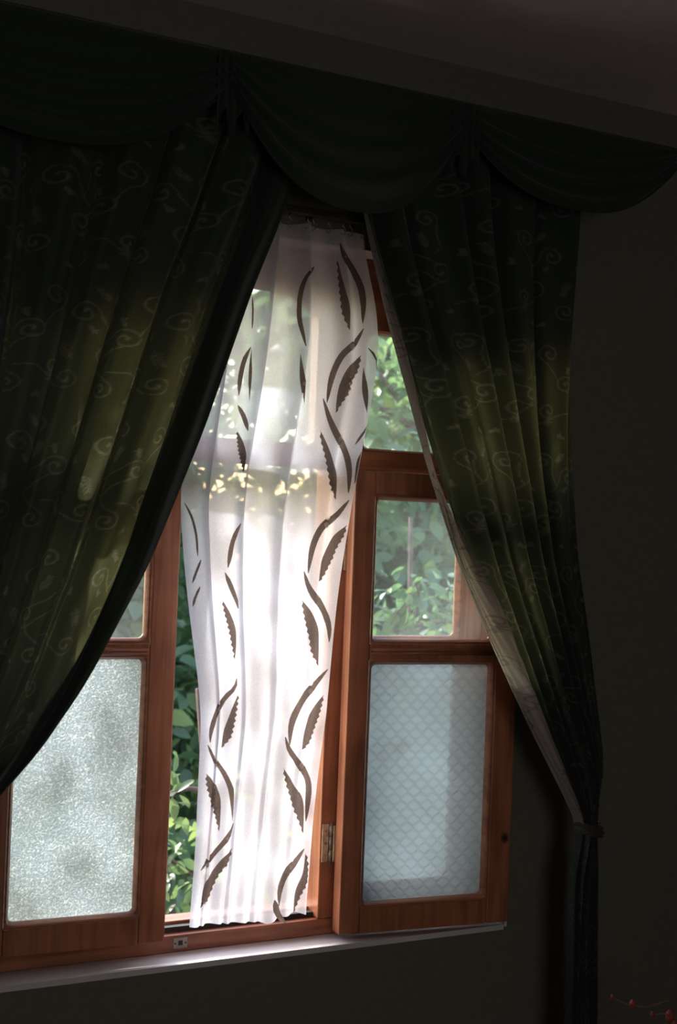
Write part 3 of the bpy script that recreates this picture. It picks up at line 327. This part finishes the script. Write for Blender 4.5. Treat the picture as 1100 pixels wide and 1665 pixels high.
# ------------------------------------------------------------------ window frame
win = empty('window_1', (WX0, .08, WZ0)); win['kind'] = 'structure'
def rel(o):
    o.location = (-WX0, -.08, -WZ0); return o
def wbox(name, m, *a, bev=.002): return rel(box(name, m, win, *a, bev=bev))
FY0, FY1 = .08, .165
wbox('frame_jamb', wood_v, WX0+.0005, -.755, FY0, FY1, WZ0+.001, WZ1-.004)
wbox('frame_jamb', wood_v, .455, WX1-.004, FY0, FY1, WZ0+.001, WZ1-.004)
wbox('frame_sill', wood_h, -.7549, .4549, FY0, FY0+.022, WZ0+.001, .770)
wbox('groove_shade_strip', dark_m, -.7549, .4549, FY0+.0225, FY0+.0455, WZ0+.001, .781, bev=0)  # dark strip before the threshold, standing in for the shade of the gap
wbox('frame_threshold', wood_h, -.7549, .4549, FY0+.046, FY1+.015, WZ0+.001, .787)
wbox('frame_head', wood_h, -.7549, .4549, FY0, FY1, 2.225, WZ1-.004)
wbox('transom_rail', wood_h, -.7549, .4549, FY0, FY1, 1.787, 1.8295)
MU = ((-.435, -.395), (.030, .070))
for a, b in MU:
    if a > 0: wbox('mullion', wood_v, a, b, FY0, FY1, .7705, 1.7868)
    wbox('mullion', wood_v, a, b, FY0, FY1, 1.8297, 2.2248)
def rrect(x0, x1, z0, z1, r, rt=None, n=6):
    rt = r if rt is None else rt; P = []
    for cx, cz, a0, rr in ((x1-r, z0+r, -90, r), (x1-rt, z1-rt, 0, rt), (x0+rt, z1-rt, 90, rt), (x0+r, z0+r, 180, r)):
        for k in range(n+1):
            a = R(a0+90*k/n); P.append((cx+rr*math.cos(a), cz+rr*math.sin(a)))
    return P
def arch(x0, x1, z0, zs, zt, r=.012, n=16):
    P = []
    for cx, a0 in ((x1-r, -90),):
        for k in range(5): a = R(a0+90*k/4); P.append((cx+r*math.cos(a), z0+r+r*math.sin(a)))
    for k in range(n+1):
        a = math.pi*k/n; c, s = math.cos(a), math.sin(a)
        P.append(((x0+x1)/2+(x1-x0)/2*math.copysign(abs(c)**.75, c), zs+(zt-zs)*abs(s)**.75))
    for k in range(5): a = R(180+90*k/4); P.append((x0+r+r*math.cos(a), z0+r+r*math.sin(a)))
    return P
def plate(name, m, parent, rect, hole, y0, y1, inset=.007):
    """board with a shaped hole whose edge is chamfered on the room side"""
    bm = bmesh.new(); x0, x1, z0, z1 = rect
    def loop(P, y): return [bm.verts.new((a, y, b)) for a, b in P]
    cx = sum(p[0] for p in hole)/len(hole); cz = sum(p[1] for p in hole)/len(hole)
    big = []
    for a, b in hole:
        d = math.hypot(a-cx, b-cz); big.append((a+(a-cx)/d*inset, b+(b-cz)/d*inset))
    lo = loop([(x0, z0), (x1, z0), (x1, z1), (x0, z1)], y0); li = loop(big, y0)
    es = []
    for lp in (lo, li):
        for i in range(len(lp)): es.append(bm.edges.new((lp[i], lp[(i+1) % len(lp)])))
    bmesh.ops.triangle_fill(bm, edges=es, use_beauty=True, use_dissolve=False)
    l2 = loop(hole, y0+inset); l3 = loop(hole, y1); l4 = loop([(x0, z0), (x1, z0), (x1, z1), (x0, z1)], y1)
    for A, B in ((li, l2), (l2, l3), (lo, l4)):
        for i in range(len(A)): bm.faces.new((A[i], A[(i+1) % len(A)], B[(i+1) % len(B)], B[i]))
    es = []
    for lp in (l3, l4):
        for i in range(len(lp)): es.append(bm.edges.get((lp[i], lp[(i+1) % len(lp)])) or bm.edges.new((lp[i], lp[(i+1) % len(lp)])))
    bmesh.ops.triangle_fill(bm, edges=es, use_beauty=True, use_dissolve=False)
    return link(name, fin(bm), m, parent)
def pane(name, parent, x0, x1, y, z0, z1, front):
    """sheet of glass 4 mm thick, figured on the room side"""
    bm = bmesh.new(); add_box(bm, x0, x1, y, y+.004, z0, z1); me = fin(bm)
    o = link(name, me, [front, back_m], parent)
    for p in me.polygons: p.material_index = 0 if p.normal.y < -.5 else 1
    return o
# three transom lights with shaped heads
for rect, hole in (((.0705, .4545, 1.830, 2.2245), rrect(.112, .415, 1.838, 2.105, .012, .03)),
                   ((-.3945, .0295, 1.830, 2.2245), arch(-.345, -.018, 1.838, 2.105, 2.176)),
                   ((-.7545, -.4355, 1.830, 2.2245), rrect(-.715, -.48, 1.838, 2.105, .012, .03))):
    rel(plate('transom_board', wood_h, win, rect, hole, FY0+.006, FY0+.046))
    rel(pane('transom_pane', win, rect[0]+.01, rect[1]-.01, FY0+.05, 1.832, 2.215, clear_m))

# ------------------------------------------------------------------ sashes
def sash(parent, W_, z0, z1, sl, sr, zb, zm0, zm1, zt, low, T=.04, hl=True):
    """casement: stiles and rails as one frame, with beads, panes and hinges below it"""
    bm = bmesh.new()
    add_box(bm, 0, sl, 0, T, z0, z1, bev=.003); add_box(bm, W_-sr, W_, 0, T, z0, z1, bev=.003)
    for a, b in ((z0, zb), (zm0, zm1), (zt, z1)):
        add_box(bm, sl+.0004, W_-sr-.0004, .0008, T-.0008, a, b, bev=.0015)
    fr = link('sash', fin(bm), wood_v, parent)
    for a, b, g in ((zb, zm0, low), (zm1, zt, clear_m)):
        x0, x1 = sl, W_-sr; w = .011; r = .011; n = 6; rings = []
        b2 = bmesh.new()
        for off, y in ((0, .0015), (.003, .0005), (.006, .003), (.0075, .008), (w, .012), (w, .020)):
            P = []
            for cx, cz, a0 in ((x1-w-r, a+w+r, -90), (x1-w-r, b-w-r, 0), (x0+w+r, b-w-r, 90), (x0+w+r, a+w+r, 180)):
                for k in range(n+1):
                    t = R(a0+90*k/n); c, s = math.cos(t), math.sin(t)
                    q = off/w; rr = r+(w-off); sq = 1/max(abs(c), abs(s)); f = q+(1-q)*sq
                    P.append(b2.verts.new((cx+c*rr*f, y, cz+s*rr*f)))
            rings.append(P)
        for A, B in zip(rings, rings[1:]):
            for i in range(len(A)): b2.faces.new((A[i], A[(i+1) % len(A)], B[(i+1) % len(B)], B[i]))
        link('glazing_bead', fin(b2, True), wood_h, fr)
        pane('pane', fr, x0-.002, x1+.002, .018, a-.002, b+.002, g)
    b3 = bmesh.new()                                  # ovolo strip on the middle rail
    for z_, y_ in ((zm1-.012, -.004), (zm1-.020, -.0025)):
        tube(b3, [(sl+.004, y_+.003, z_), (W_-sr-.004, y_+.003, z_)], .0045, 8)
    link('rail_moulding', fin(b3, True), wood_h, fr)
    return fr
def rotw(x, y, a):
    w = empty('sash_pivot', (x, y, 0), -R(a)); return w
# left casement, ajar
def place(fr, x, y, a):
    fr.location = (x-WX0, y-.08, -WZ0); fr.rotation_euler = (0, 0, -R(a)); return fr
lf = place(sash(win, .387, .771, 1.785, .048, .058, .826, 1.373, 1.395, 1.732, grain_m), -.742, .058, 3)
cf = place(sash(win, .429, .747, 1.782, .050, .058, .803, 1.358, 1.394, 1.732, lattice_m), .053, .022, 6.5)
rf = place(sash(win, .380, .772, 1.785, .052, .060, .826, 1.373, 1.395, 1.732, grain_m, T=.036), .073, .086, 0)
rf['label'] = 'closed casement behind the folded-back one'
lf['label'] = 'left casement standing slightly ajar'; cf['label'] = 'casement swung back in front of the right light'

def hinge(x, z, h=.085):
    bm = bmesh.new(); y = FY0-.004
    add_box(bm, x-.019, x-.003, y, FY0-.0002, z, z+h, bev=.001)
    k = link('hinge', fin(bm), brass_m, win); rel(k)
    b2 = bmesh.new(); add_box(b2, x+.003, x+.017, y-.012, y-.009, z+.002, z+h-.002, bev=.001)
    link('hinge_leaf', fin(b2), brass_m, k)
    b3 = bmesh.new()
    for q in range(3):
        tube(b3, [(x, y-.004, z+h*q/3+.001), (x, y-.004, z+h*(q+1)/3-.001)], .0045, 10)
    tube(b3, [(x, y-.004, z-.004), (x, y-.004, z+h+.004)], .003, 8)
    link('hinge_pin', fin(b3, True), steel_m, k)
    b4 = bmesh.new()
    for q in (.015, .042, .070):
        tube(b4, [(x-.011, y-.001, z+q), (x-.011, y+.002, z+q)], .003, 8); tube(b4, [(x+.011, y-.0135, z+q), (x+.011, y-.011, z+q)], .003, 8)
    link('hinge_screw', fin(b4), steel_m, k)
hinge(.052, .898); hinge(.052, 1.555, .07)
bm = bmesh.new(); add_box(bm, -.318, -.286, FY0-.002, FY0+.0, .741, .764, bev=.0006); k = rel(link('strike_plate', fin(bm), steel_m, win))
bm = bmesh.new(); add_box(bm, -.307, -.297, FY0-.0025, FY0-.0021, .748, .758)
for dx in (-.314, -.290): tube(bm, [(dx, FY0-.003, .7525), (dx, FY0-.001, .7525)], .002, 8)
link('strike_hole', fin(bm), dark_m, k)

# ------------------------------------------------------------------ sheer curtain
NT, NZ = 520, 260
t = np.linspace(0, 1, NT); z = np.linspace(2.295, .817, NZ)
TT, ZZ = np.meshgrid(t, z)
# lower hem is a little uneven and lifts at the right corner
X_, Y_ = sheer_pt(TT, ZZ)
Zh = ZZ+np.clip((.86-ZZ)/.06, 0, 1)*(.003*np.sin(9*TT)+.006*np.exp(-((TT-.93)/.05)**2)-.014*np.exp(-((TT-.66)/.05)**2))
sheer = link('sheer_curtain', grid_mesh(np.stack([X_, Y_, Zh], -1)), sheer_m)
tag(sheer, 'white sheer curtain with brown vine leaves hanging in the middle of the open window', 'curtain')
def sheer_pos(t_, z_):
    e = 2e-3
    def P(a, b): x, y = sheer_pt(a, b); return np.stack([x, y, np.broadcast_to(b, np.shape(x))], -1)
    p = P(t_, z_); dt = P(t_+e, z_)-p; dz = P(t_, z_+e)-p
    n = np.cross(dt, dz); n /= np.linalg.norm(n, axis=-1, keepdims=True)+1e-12
    n *= -np.sign(n[..., 1:2]+1e-9)
    return p+n*.0016
def print_patch(name, A, B, m=10):
    A = np.array(A); B = np.array(B); s = np.linspace(0, 1, m)[None, :, None]
    Q = A[:, None, :]*(1-s)+B[:, None, :]*s
    return link(name, grid_mesh(sheer_pos(Q[..., 0], Q[..., 1])), print_m, sheer)
for a, b in STEMS: print_patch('vine_stem', a, b)
for a, b in LEAVES: print_patch('vine_leaf', a, b, 14)
# sheer rail with gliders and hooks
rail = empty('sheer_rail', (-.15, -.06, 2.318)); tag(rail, 'dark curtain rail with small hooks carrying the white sheer', 'curtain rail')
bm = bmesh.new(); add_box(bm, -.85, .60, -.009, .009, -.006, .008, bev=.002)
for xb in (-.80, .05, .55): add_box(bm, xb-.01, xb+.01, .009, .0595, -.004, .006)
rb = link('rail_bar', fin(bm), track_m, rail)
hb = bmesh.new(); 
tube(hb, [(0, 0, -.006), (0, 0, -.016), (.006, 0, -.022), (.006, 0, -.032), (0, 0, -.037), (-.005, 0, -.032)], .0016, 6)
hme = fin(hb, True); hme.materials.append(steel_m)
for i in range(11):
    xq = float(sheer_pt((i+.5)/11, 2.29)[0])
    h = bpy.data.objects.new('hook', hme); COL.objects.link(h); h.parent = rail; h.location = (xq+.15, 0, 0)

# ------------------------------------------------------------------ damask pattern tile (metres -> 0..1)
TW, TH, RES = .22, .26, .0011
tw, th = int(TW/RES), int(TH/RES); tile = np.zeros((th, tw))
GY, GX = np.mgrid[0:th, 0:tw]*RES
def stamp(P, w):
    P = np.array(P, float)
    for i in range(len(P)-1):
        for k in range(4):
            q = P[i]+(P[i+1]-P[i])*k/4; ww = w[i] if hasattr(w, '__len__') else w
            dx = (GX-q[0]+TW/2) % TW-TW/2; dy = (GY-q[1]+TH/2) % TH-TH/2
            np.maximum(tile, np.clip(1.4-np.hypot(dx, dy)/ww, 0, 1), out=tile)
def scroll(cx, cy, r, a0, turn=1, sc=1, tail=.05):
    P, w = [], []
    for k in range(34):
        u = k/33; a = a0+turn*u*2*math.pi*1.35; rr = r*(1-u)**.75+.002
        P.append((cx+rr*math.cos(a), cy+rr*math.sin(a))); w.append(.0013+.0011*u)
    stamp(P, w)
    a = a0; px_, py_ = P[0]
    Q = [(px_+turn*math.sin(a)*tail*u+math.cos(a)*.02*u*u, py_-turn*math.cos(a)*tail*u+math.sin(a)*.02*u*u) for u in np.linspace(0, 1, 14)]
    stamp(Q, .0013)
def tulip(cx, cy, s, a):
    for da in (-.5, 0, .5):
        P = [(cx+s*u*math.cos(a+da*(1-u*.9)), cy+s*u*math.sin(a+da*(1-u*.9))) for u in np.linspace(0, 1, 8)]; stamp(P, .0016)
    stamp([(cx+s*.35*math.cos(a+v), cy+s*.35*math.sin(a+v)) for v in np.linspace(-1.2, 1.2, 8)], .0016)
def spray(cx, cy, s, a):
    for k in range(5):
        u = k/5; bx_, by_ = cx+s*u*math.cos(a), cy+s*u*math.sin(a)
        for sg in (-1, 1):
            aa = a+sg*.65; l = s*.42*(1-u*.5); stamp([(bx_, by_), (bx_+l*math.cos(aa), by_+l*math.sin(aa))], .0016)
    stamp([(cx, cy), (cx+s*math.cos(a), cy+s*math.sin(a))], .0015)
scroll(.045, .045, .022, 2.2, 1); scroll(.118, .038, .018, .3, -1); scroll(.18, .075, .021, 3.4, 1)
scroll(.075, .118, .019, -.6, -1); scroll(.030, .180, .017, 1.0, 1); scroll(.135, .150, .023, 2.6, -1); scroll(.195, .205, .018, .9, 1); scroll(.100, .222, .018, -2, -1)
tulip(.085, .075, .018, 1.9); tulip(.160, .110, .017, -.8); tulip(.05, .235, .018, .6); tulip(.15, .235, .016, 2.8); tulip(.008, .11, .016, -1.6)
spray(.205, .135, .036, 1.9); spray(.02, .215, .030, -1.1); spray(.115, .10, .032, -1.9); spray(.17, .02, .03, 2.4)
def emb_at(U, V):
    row = np.floor(V/TH); U2 = U+row*TW*.5
    return tile[((V % TH)/RES).astype(int) % th, ((U2 % TW)/RES).astype(int) % tw]

# ------------------------------------------------------------------ heavy green drapes
def itp(T, z_):
    a = sorted(T); return np.interp(z_, [q[0] for q in a], [q[1] for q in a])
def itps(T, z_): return sum(itp(T, z_+d) for d in (-.04, -.02, 0, .02, .04))/5
LEAD_L = [(2.52, -.17), (2.268, -.245), (2.124, -.301), (1.832, -.396), (1.563, -.50), (1.339, -.615), (1.193, -.715), (1.139, -.771), (1.05, -.84), (.975, -.875), (.90, -.855), (.5, -.86), (.12, -.865)]
OUT_L = [(2.56, -1.02), (1.6, -1.0), (1.2, -.985), (.975, -.92), (.90, -.94), (.5, -.955), (.12, -.97)]
LEAD_R = [(2.52, -.11), (2.258, -.042), (2.095, .010), (1.789, .124), (1.566, .221), (1.39, .319), (1.238, .41), (1.037, .541), (.978, .572), (.93, .553), (.88, .545), (.5, .553), (.12, .55)]
OUT_R = [(2.56, .50), (1.9, .515), (1.6, .54), (1.3, .60), (1.12, .640), (1.04, .625), (.978, .605), (.93, .628), (.5, .640), (.12, .645)]
def drape_pt(u, z_, lead, outer, N, ph, y0=-.155):
    L_ = itps(lead, z_); O_ = itps(outer, z_); k = np.clip((z_-.975)/1.5, 0, 1)
    g = np.clip(np.abs(z_-.975)/.25, 0, 1)
    A = .012+.026*g*np.clip(.35+k, 0, 1)
    th_ = 2*math.pi*(N*u+.35*np.sin(2.2*z_+5*u))+ph
    fold = np.cos(th_)+.35*np.cos(2.3*th_+1.3+2*z_)
    edge = np.clip(u/.05, 0, 1)
    y = y0-A*(fold*edge*.8)-.03*(1-g)*np.sin(math.pi*np.clip(u, 0, 1))
    b = .030*np.sin(th_+.6)*edge*np.clip((1-u)/.05, 0, 1)
    x = L_+(O_-L_)*(u+b*.8)
    return x, y
def drape(name, lead, outer, N, ph, label, nu=320, nz=1000):
    u = np.linspace(0, 1, nu); z_ = np.linspace(2.56, .12, nz); UU, ZZ_ = np.meshgrid(u, z_)
    X, Y = drape_pt(UU, ZZ_, lead, outer, N, ph)
    w_ = np.abs(itps(outer, ZZ_)-itps(lead, ZZ_))
    e = emb_at(UU*.80+.03, (2.6-ZZ_)*1.05)*np.clip((UU*w_-(.055 if lead is LEAD_L else 0))/.006, .12, 1)
    o = link(name, grid_mesh(np.stack([X, Y, ZZ_], -1), attrs={'emb': e}), drape_m)
    tag(o, label, 'curtain', 'dark green drapes tied back on either side')
    return o
dl = drape('drape', LEAD_L, OUT_L, 6.0, .6, 'dark green embroidered drape on the left, sunlight glowing through its folds')
SATW = lambda q: np.interp(q, [.95, 1.05, 1.3, 1.6, 1.8, 1.95, 2.12, 2.3], [.004, .016, .046, .042, .038, .030, .010, .002])
LEAD_R2 = [(z_, x_+.8*float(SATW(z_))) for z_, x_ in LEAD_R]
dr = drape('drape', LEAD_R2, OUT_R, 6.2, 2.4, 'dark green embroidered drape on the right, tied back with a pale satin edge')
def strip(name, lead, outer, N, ph, parent, m, wfun, yoff, bulge, a0=2.50, a1=.13, tuck=.0):
    """band along the leading edge, its width in metres given by wfun"""
    nz = 700; z_ = np.linspace(a0, a1, nz); s = np.linspace(0, 1, 28); SS, ZZ_ = np.meshgrid(s, z_)
    Wd = np.abs(itps(outer, ZZ_)-itps(lead, ZZ_)); wd = wfun(ZZ_); u = np.clip(SS*wd/Wd, 0, 1)
    X, Y = drape_pt(u, ZZ_, lead, outer, N, ph)
    sg = np.sign(itps(outer, ZZ_)-itps(lead, ZZ_))
    X = X-sg*tuck*(1-SS)
    Y = Y+yoff-bulge*np.sin(math.pi*SS)**.6
    Y = Y-.0025*np.sin(40*SS+11*ZZ_)*np.sin(math.pi*SS)
    e = emb_at(SS*wd*1.3+.1, (2.6-ZZ_)*1.3)
    return link(name, grid_mesh(np.stack([X, Y, ZZ_], -1), attrs={'emb': e}), m, parent)
strip('doubled_hem', LEAD_L, OUT_L, 6.0, .6, dl, hem_m, lambda q: .052+0*q, .004, 0)
strip('satin_edge', LEAD_R, OUT_R, 6.2, 2.4, dr, lining_m, SATW, -.004, .010, a1=1.0)['label'] = 'pale pinkish satin lining rolled over the leading edge'

def tieback(cx, parent):
    bm = bmesh.new(); n = 28; P = []
    for k in range(n+1):
        a = 2*math.pi*k/n; P.append((cx+.030*math.cos(a), -.172+.034*math.sin(a), .985-.006*math.cos(a)))
    for dz, r_ in ((0, .006), (.009, .004), (-.009, .004)): tube(bm, [(p[0], p[1], p[2]+dz) for p in P], r_, 8)
    link('tieback', fin(bm, True), hem_m, parent)
    bm = bmesh.new(); tube(bm, [(cx+.04, -.16, .995), (cx+.07, -.08, 1.02), (cx+.075, -.001, 1.02)], .004, 8)
    link('tieback_hook', fin(bm, True), steel_m, parent)
tieback(-.90, dl); tieback(.590, dr)

# swagged valance with its board
val = empty('valance', (-.15, -.2, 2.55)); tag(val, 'dark green swagged valance across the top of the window', 'valance')
o = box('valance_board', track_m, val, -1.12, .76, -.205, -.0005, 2.555, 2.573, bev=.003); o.location = (.15, .2, -2.55)
def swag(x0, x1, zt, zb, yb, cat=.055):
    nu, nv = 60, 44; u, v = np.meshgrid(np.linspace(0, 1, nu), np.linspace(0, 1, nv))
    sagd = (zt-zb)
    sag = 1-np.abs(2*u-1)**2.3
    X = x0+(x1-x0)*u; edge = .22+.78*sag
    Z = zt-sagd*v*edge
    Y = yb-.02-.035*np.sin(math.pi*u)*v-.010*np.sin(v*26-3*sag)*(.4+.6*v)
    o = link('swag', grid_mesh(np.stack([X, Y, Z], -1)), drape_m, val); o.location = (.15, .2, -2.55); return o
swag(-1.10, -.385, 2.56, 2.325, -.205); swag(-.405, .15, 2.56, 2.285, -.210); swag(.13, .74, 2.56, 2.37, -.205)
# gathered jabots that hang between the swags
def jabot(x0, x1, zt, zb):
    u, v = np.meshgrid(np.linspace(0, 1, 50), np.linspace(0, 1, 24))
    X = x0+(x1-x0)*(u+(.02*np.sin(u*25))); Z = zt-(zt-zb)*v*(.85+.15*np.cos(u*12)); Y = -.228-.004*np.cos(u*25)
    o = link('jabot', grid_mesh(np.stack([X, Y, Z], -1)), drape_m, val); o.location = (.15, .2, -2.55)
for a, b in ((-.43, -.36), (.11, .18)): jabot(a, b, 2.56, 2.40)

# ------------------------------------------------------------------ dried flower branch at the lower right
br = empty('dried_branch', (.67, -.42, .0)); tag(br, 'thin dark branch with small red buds in the bottom right corner', 'branch')
TW1 = [(.05, 0, .16), (.04, 0, .40), (.01, 0, .61), (-.026, 0, .671), (-.112, 0, .660), (-.163, 0, .672), (-.197, .01, .688)]
bm = bmesh.new()
tube(bm, TW1, [.005, .0045, .004, .003, .0025, .002, .0012], 7)
tube(bm, [TW1[2], (-.02, -.005, .622), (-.05, -.005, .640), (-.095, -.005, .645)], [.003, .0025, .002, .001], 6)
link('twig', fin(bm, True), bark_m, br)
bud_m = simple('red_bud', (.30, .05, .03), .6, bump=.4, bsc=60, var=.3)
for (x, y, z_, s) in ((-.050, -.006, .636, .010), (-.150, .0, .672, .007), (-.099, -.005, .645, .005), (-.197, .01, .690, .004), (-.030, .0, .612, .007)):
    bm = bmesh.new(); bmesh.ops.create_uvsphere(bm, u_segments=10, v_segments=8, radius=s)
    for v in bm.verts:
        v.co.z *= 1.5; v.co.x *= 1-.25*(v.co.z/s > .6)
    o = link('bud', fin(bm, True), bud_m, br); o.location = (x, y, z_)
vs_ = bmesh.new(); prof = [(.0, .0), (.055, .0), (.085, .06), (.095, .14), (.075, .24), (.04, .30), (.035, .34), (.048, .36), (.040, .358), (.028, .34), (.03, .30), (.0, .02)]
rings = [[vs_.verts.new((r_*math.cos(2*math.pi*k/24), r_*math.sin(2*math.pi*k/24), z_)) for k in range(24)] for r_, z_ in prof]
for A, B in zip(rings, rings[1:]):
    for k in range(24): vs_.faces.new((A[k], A[(k+1) % 24], B[(k+1) % 24], B[k]))
bmesh.ops.remove_doubles(vs_, verts=vs_.verts, dist=1e-5)
vz = link('floor_vase', fin(vs_, True), simple('brown_glaze', (.10, .05, .03), .3)); vz.location = (.72, -.42, -.02)
tag(vz, 'small brown glazed vase on the floor holding the budded branch', 'vase')

# ------------------------------------------------------------------ garden
bm = bmesh.new(); add_box(bm, -14, 22, .18, 34, -1.35, -1.2); link('ground_1', fin(bm), earth_m, kind='structure')
def leaf_shape(l, w, fold=.25, curl=.2):
    V = []; F = []
    prof = [(0, .0), (.22, .8), (.5, 1.0), (.78, .62), (1, 0)]
    for u, k in prof:
        zc = -curl*l*u*u
        V += [(l*u, 0, zc), (l*u, w*k/2, zc+fold*w*k/2), (l*u, -w*k/2, zc+fold*w*k/2)]
    for i in range(4):
        a, b = 3*i, 3*i+3
        F += [(a, b, b+1, a+1), (a, a+2, b+2, b)]
    return np.array(V), F
LEAFM = []
for l, w in ((.075, .042), (.06, .030), (.09, .046)):
    V, F = leaf_shape(l, w); me = bpy.data.meshes.new('leaf'); me.from_pydata(V.tolist(), [], F); me.materials.append(leaf_m)
    me.polygons.foreach_set('use_smooth', [True]*len(F)); LEAFM.append(me)
def rots(n):
    az = rng.uniform(0, 2*math.pi, n); el = rng.normal(-.35, .45, n); ro = rng.normal(0, .7, n)
    return az, el, ro
def leaf_mass(name, C, size, parent, aspect=.5):
    """many leaves in one mesh"""
    n = len(C); V, F = leaf_shape(1, aspect); F = np.array(F)
    az, el, ro = rots(n)
    M = np.empty((n, 3, 3))
    for i in range(n): M[i] = np.array(Matrix.Rotation(az[i], 3, 'Z') @ Matrix.Rotation(-el[i], 3, 'Y') @ Matrix.Rotation(ro[i], 3, 'X'))
    s = size*rng.uniform(.6, 1.3, n)
    P = np.einsum('nij,kj->nki', M, V)*s[:, None, None]+C[:, None, :]
    FF = (F[None]+np.arange(n)[:, None, None]*len(V)).reshape(-1, 4)
    me = bpy.data.meshes.new('m'); me.vertices.add(n*len(V)); me.vertices.foreach_set('co', P.reshape(-1).astype(np.float32))
    me.loops.add(FF.size); me.loops.foreach_set('vertex_index', FF.reshape(-1).astype(np.int32))
    me.polygons.add(len(FF)); me.polygons.foreach_set('loop_start', np.arange(0, FF.size, 4, dtype=np.int32))
    me.update(calc_edges=True)
    a = me.attributes.new('tint', 'FLOAT', 'POINT'); a.data.foreach_set('value', np.repeat(rng.random(n), len(V)).astype(np.float32))
    return link(name, me, leaf_m, parent, kind='stuff')
def branches(base, h, spread, nb, parent, r0):
    tips = []
    bm = bmesh.new(); tr = []
    for k in range(7):
        u = k/6; tr.append((.10*spread*math.sin(3*u+base[0]), .08*spread*math.cos(2*u+base[1]), h*.75*u))
    tube(bm, tr, [r0*(1-.7*k/6) for k in range(7)], 8); link('trunk', fin(bm, True), bark_m, parent)
    for i in range(nb):
        u = random.uniform(.12, 1); p = Vector(tr[min(6, int(u*6))]); a = random.uniform(0, 2*math.pi); l = spread*random.uniform(.5, 1.05)*(1.15-.5*u)
        pts = [p]; d = Vector((math.cos(a), math.sin(a), random.uniform(.1, .8))).normalized()
        for k in range(6):
            d = (d+Vector((random.uniform(-.25, .25), random.uniform(-.25, .25), random.uniform(-.22, .16)))).normalized(); pts.append(pts[-1]+d*l/6)
        bm = bmesh.new(); tube(bm, pts, [r0*.32*(1-.8*k/6)+.0015 for k in range(7)], 6)
        for k in (2, 3, 4, 5):
            e = d.cross(Vector((random.uniform(-1, 1), random.uniform(-1, 1), random.uniform(-.2, 1)))).normalized(); q = [pts[k]+e*l*.16*j+Vector((0, 0, -.01*j*j)) for j in range(4)]
            tube(bm, q, [.003, .0025, .002, .001], 5); tips += q[1:]
        link('branch', fin(bm, True), bark_m, parent); tips += pts[2:]
    return tips
def shrub(name, x, y, h, spread, label, cat, nb=14, nl=260, nstuff=1800, size=.07, r0=.03, z0=-1.2, grp=None):
    root = empty(name, (x, y, z0)); tag(root, label, cat, grp)
    tips = branches((x, y), h, spread, nb, root, r0); T_ = np.array([tuple(p) for p in tips])
    # nearest leaves are objects of their own
    c = T_[rng.integers(0, len(T_), nl)]+rng.normal(0, .035, (nl, 3))
    az, el, ro = rots(nl)
    for i in range(nl):
        o = bpy.data.objects.new('leaf', LEAFM[i % 3]); o.parent = root; o.location = c[i]
        o.rotation_euler = (Matrix.Rotation(az[i], 3, 'Z') @ Matrix.Rotation(-el[i], 3, 'Y') @ Matrix.Rotation(ro[i], 3, 'X')).to_euler()
        s = size/.07*random.uniform(.7, 1.25); o.scale = (s, s, s); COL.objects.link(o)
    c = T_[rng.integers(0, len(T_), nstuff)]+rng.normal(0, .075*max(1, spread), (nstuff, 3))
    leaf_mass('foliage', c, size, root)
    return root
shrub('fruit_tree', .62, 2.1, 3.0, .85, 'leafy young tree close outside the open middle of the window', 'tree', nb=18, nl=290, nstuff=1400, size=.06)
shrub('fruit_tree', 1.9, 2.6, 3.9, 1.0, 'broad leafy tree outside the casement swung back on the right', 'tree', nb=22, nl=290, nstuff=2600, size=.075)
shrub('garden_shrub', -.30, 2.5, 2.9, .8, 'dense shrub outside the left frosted pane', 'shrub', nb=16, nl=150, nstuff=1800, size=.07)
shrub('garden_shrub', 3.1, 3.4, 3.6, 1.1, 'dark bushy shrub outside the far right of the window', 'shrub', nb=16, nl=120, nstuff=2200, size=.08)
for x, y, h, sp, lab in ((1.4, 5.6, 5.2, 1.9, 'tall garden tree behind the young tree, seen through the middle transom'),
                         (4.4, 6.6, 5.6, 2.2, 'tall garden tree furthest to the right beyond the bushes'),
                         (-1.2, 6.2, 4.6, 1.9, 'tall garden tree furthest to the left beyond the bushes'),
                         (2.9, 9.2, 6.4, 2.6, 'largest tree at the back of the garden')):
    shrub('garden_tree', x, y, h, sp, lab, 'tree', nb=30, nl=0, nstuff=10500, size=.16, r0=.09)

for x, y, lab in ((3.2, 12.5, 'bluish tree in the far background, left of the others'), (7.4, 13.5, 'bluish tree in the far background, right of the others'), (-.8, 14, 'bluish tree in the far background, hidden mostly by nearer trees')):
    shrub('background_tree', x, y, 8.5, 3.0, lab, 'tree', nb=26, nl=0, nstuff=4500, size=.34, r0=.14)
# taller tree to the left whose crown dapples the sunlight on the window
root = shrub('overhanging_tree', -2.9, 5.4, 6.0, 1.6, 'tall tree to the left of the house whose crown shades the window', 'tree', nb=18, nl=0, nstuff=2500, size=.11, r0=.09)
def crown_clump(xw, zw, y, n, rx, rz):
    """leaves over the spot (xw, zw) of the window, seen along the sun"""
    k = y/1.0
    cx, cz = xw-.20*k, zw+.56*k
    return rng.normal(0, 1, (n, 3))*np.array([rx, .35, rz])+np.array([cx, y, cz])-np.array([-2.9, 5.4, -1.2])
cl = np.vstack([crown_clump(.35, 1.85, 4.6, 800, .24, .16), crown_clump(.30, 1.55, 4.9, 300, .2, .12), crown_clump(.30, 1.2, 4.9, 260, .25, .2), crown_clump(-.45, 1.9, 4.4, 220, .2, .10), crown_clump(-.02, .90, 4.7, 170, .25, .12), crown_clump(.08, 1.5, 4.6, 260, .09, .35), crown_clump(-.38, 1.35, 4.6, 150, .06, .3), crown_clump(-.6, .95, 4.8, 110, .22, .2)])
leaf_mass('foliage', cl, .09, root)
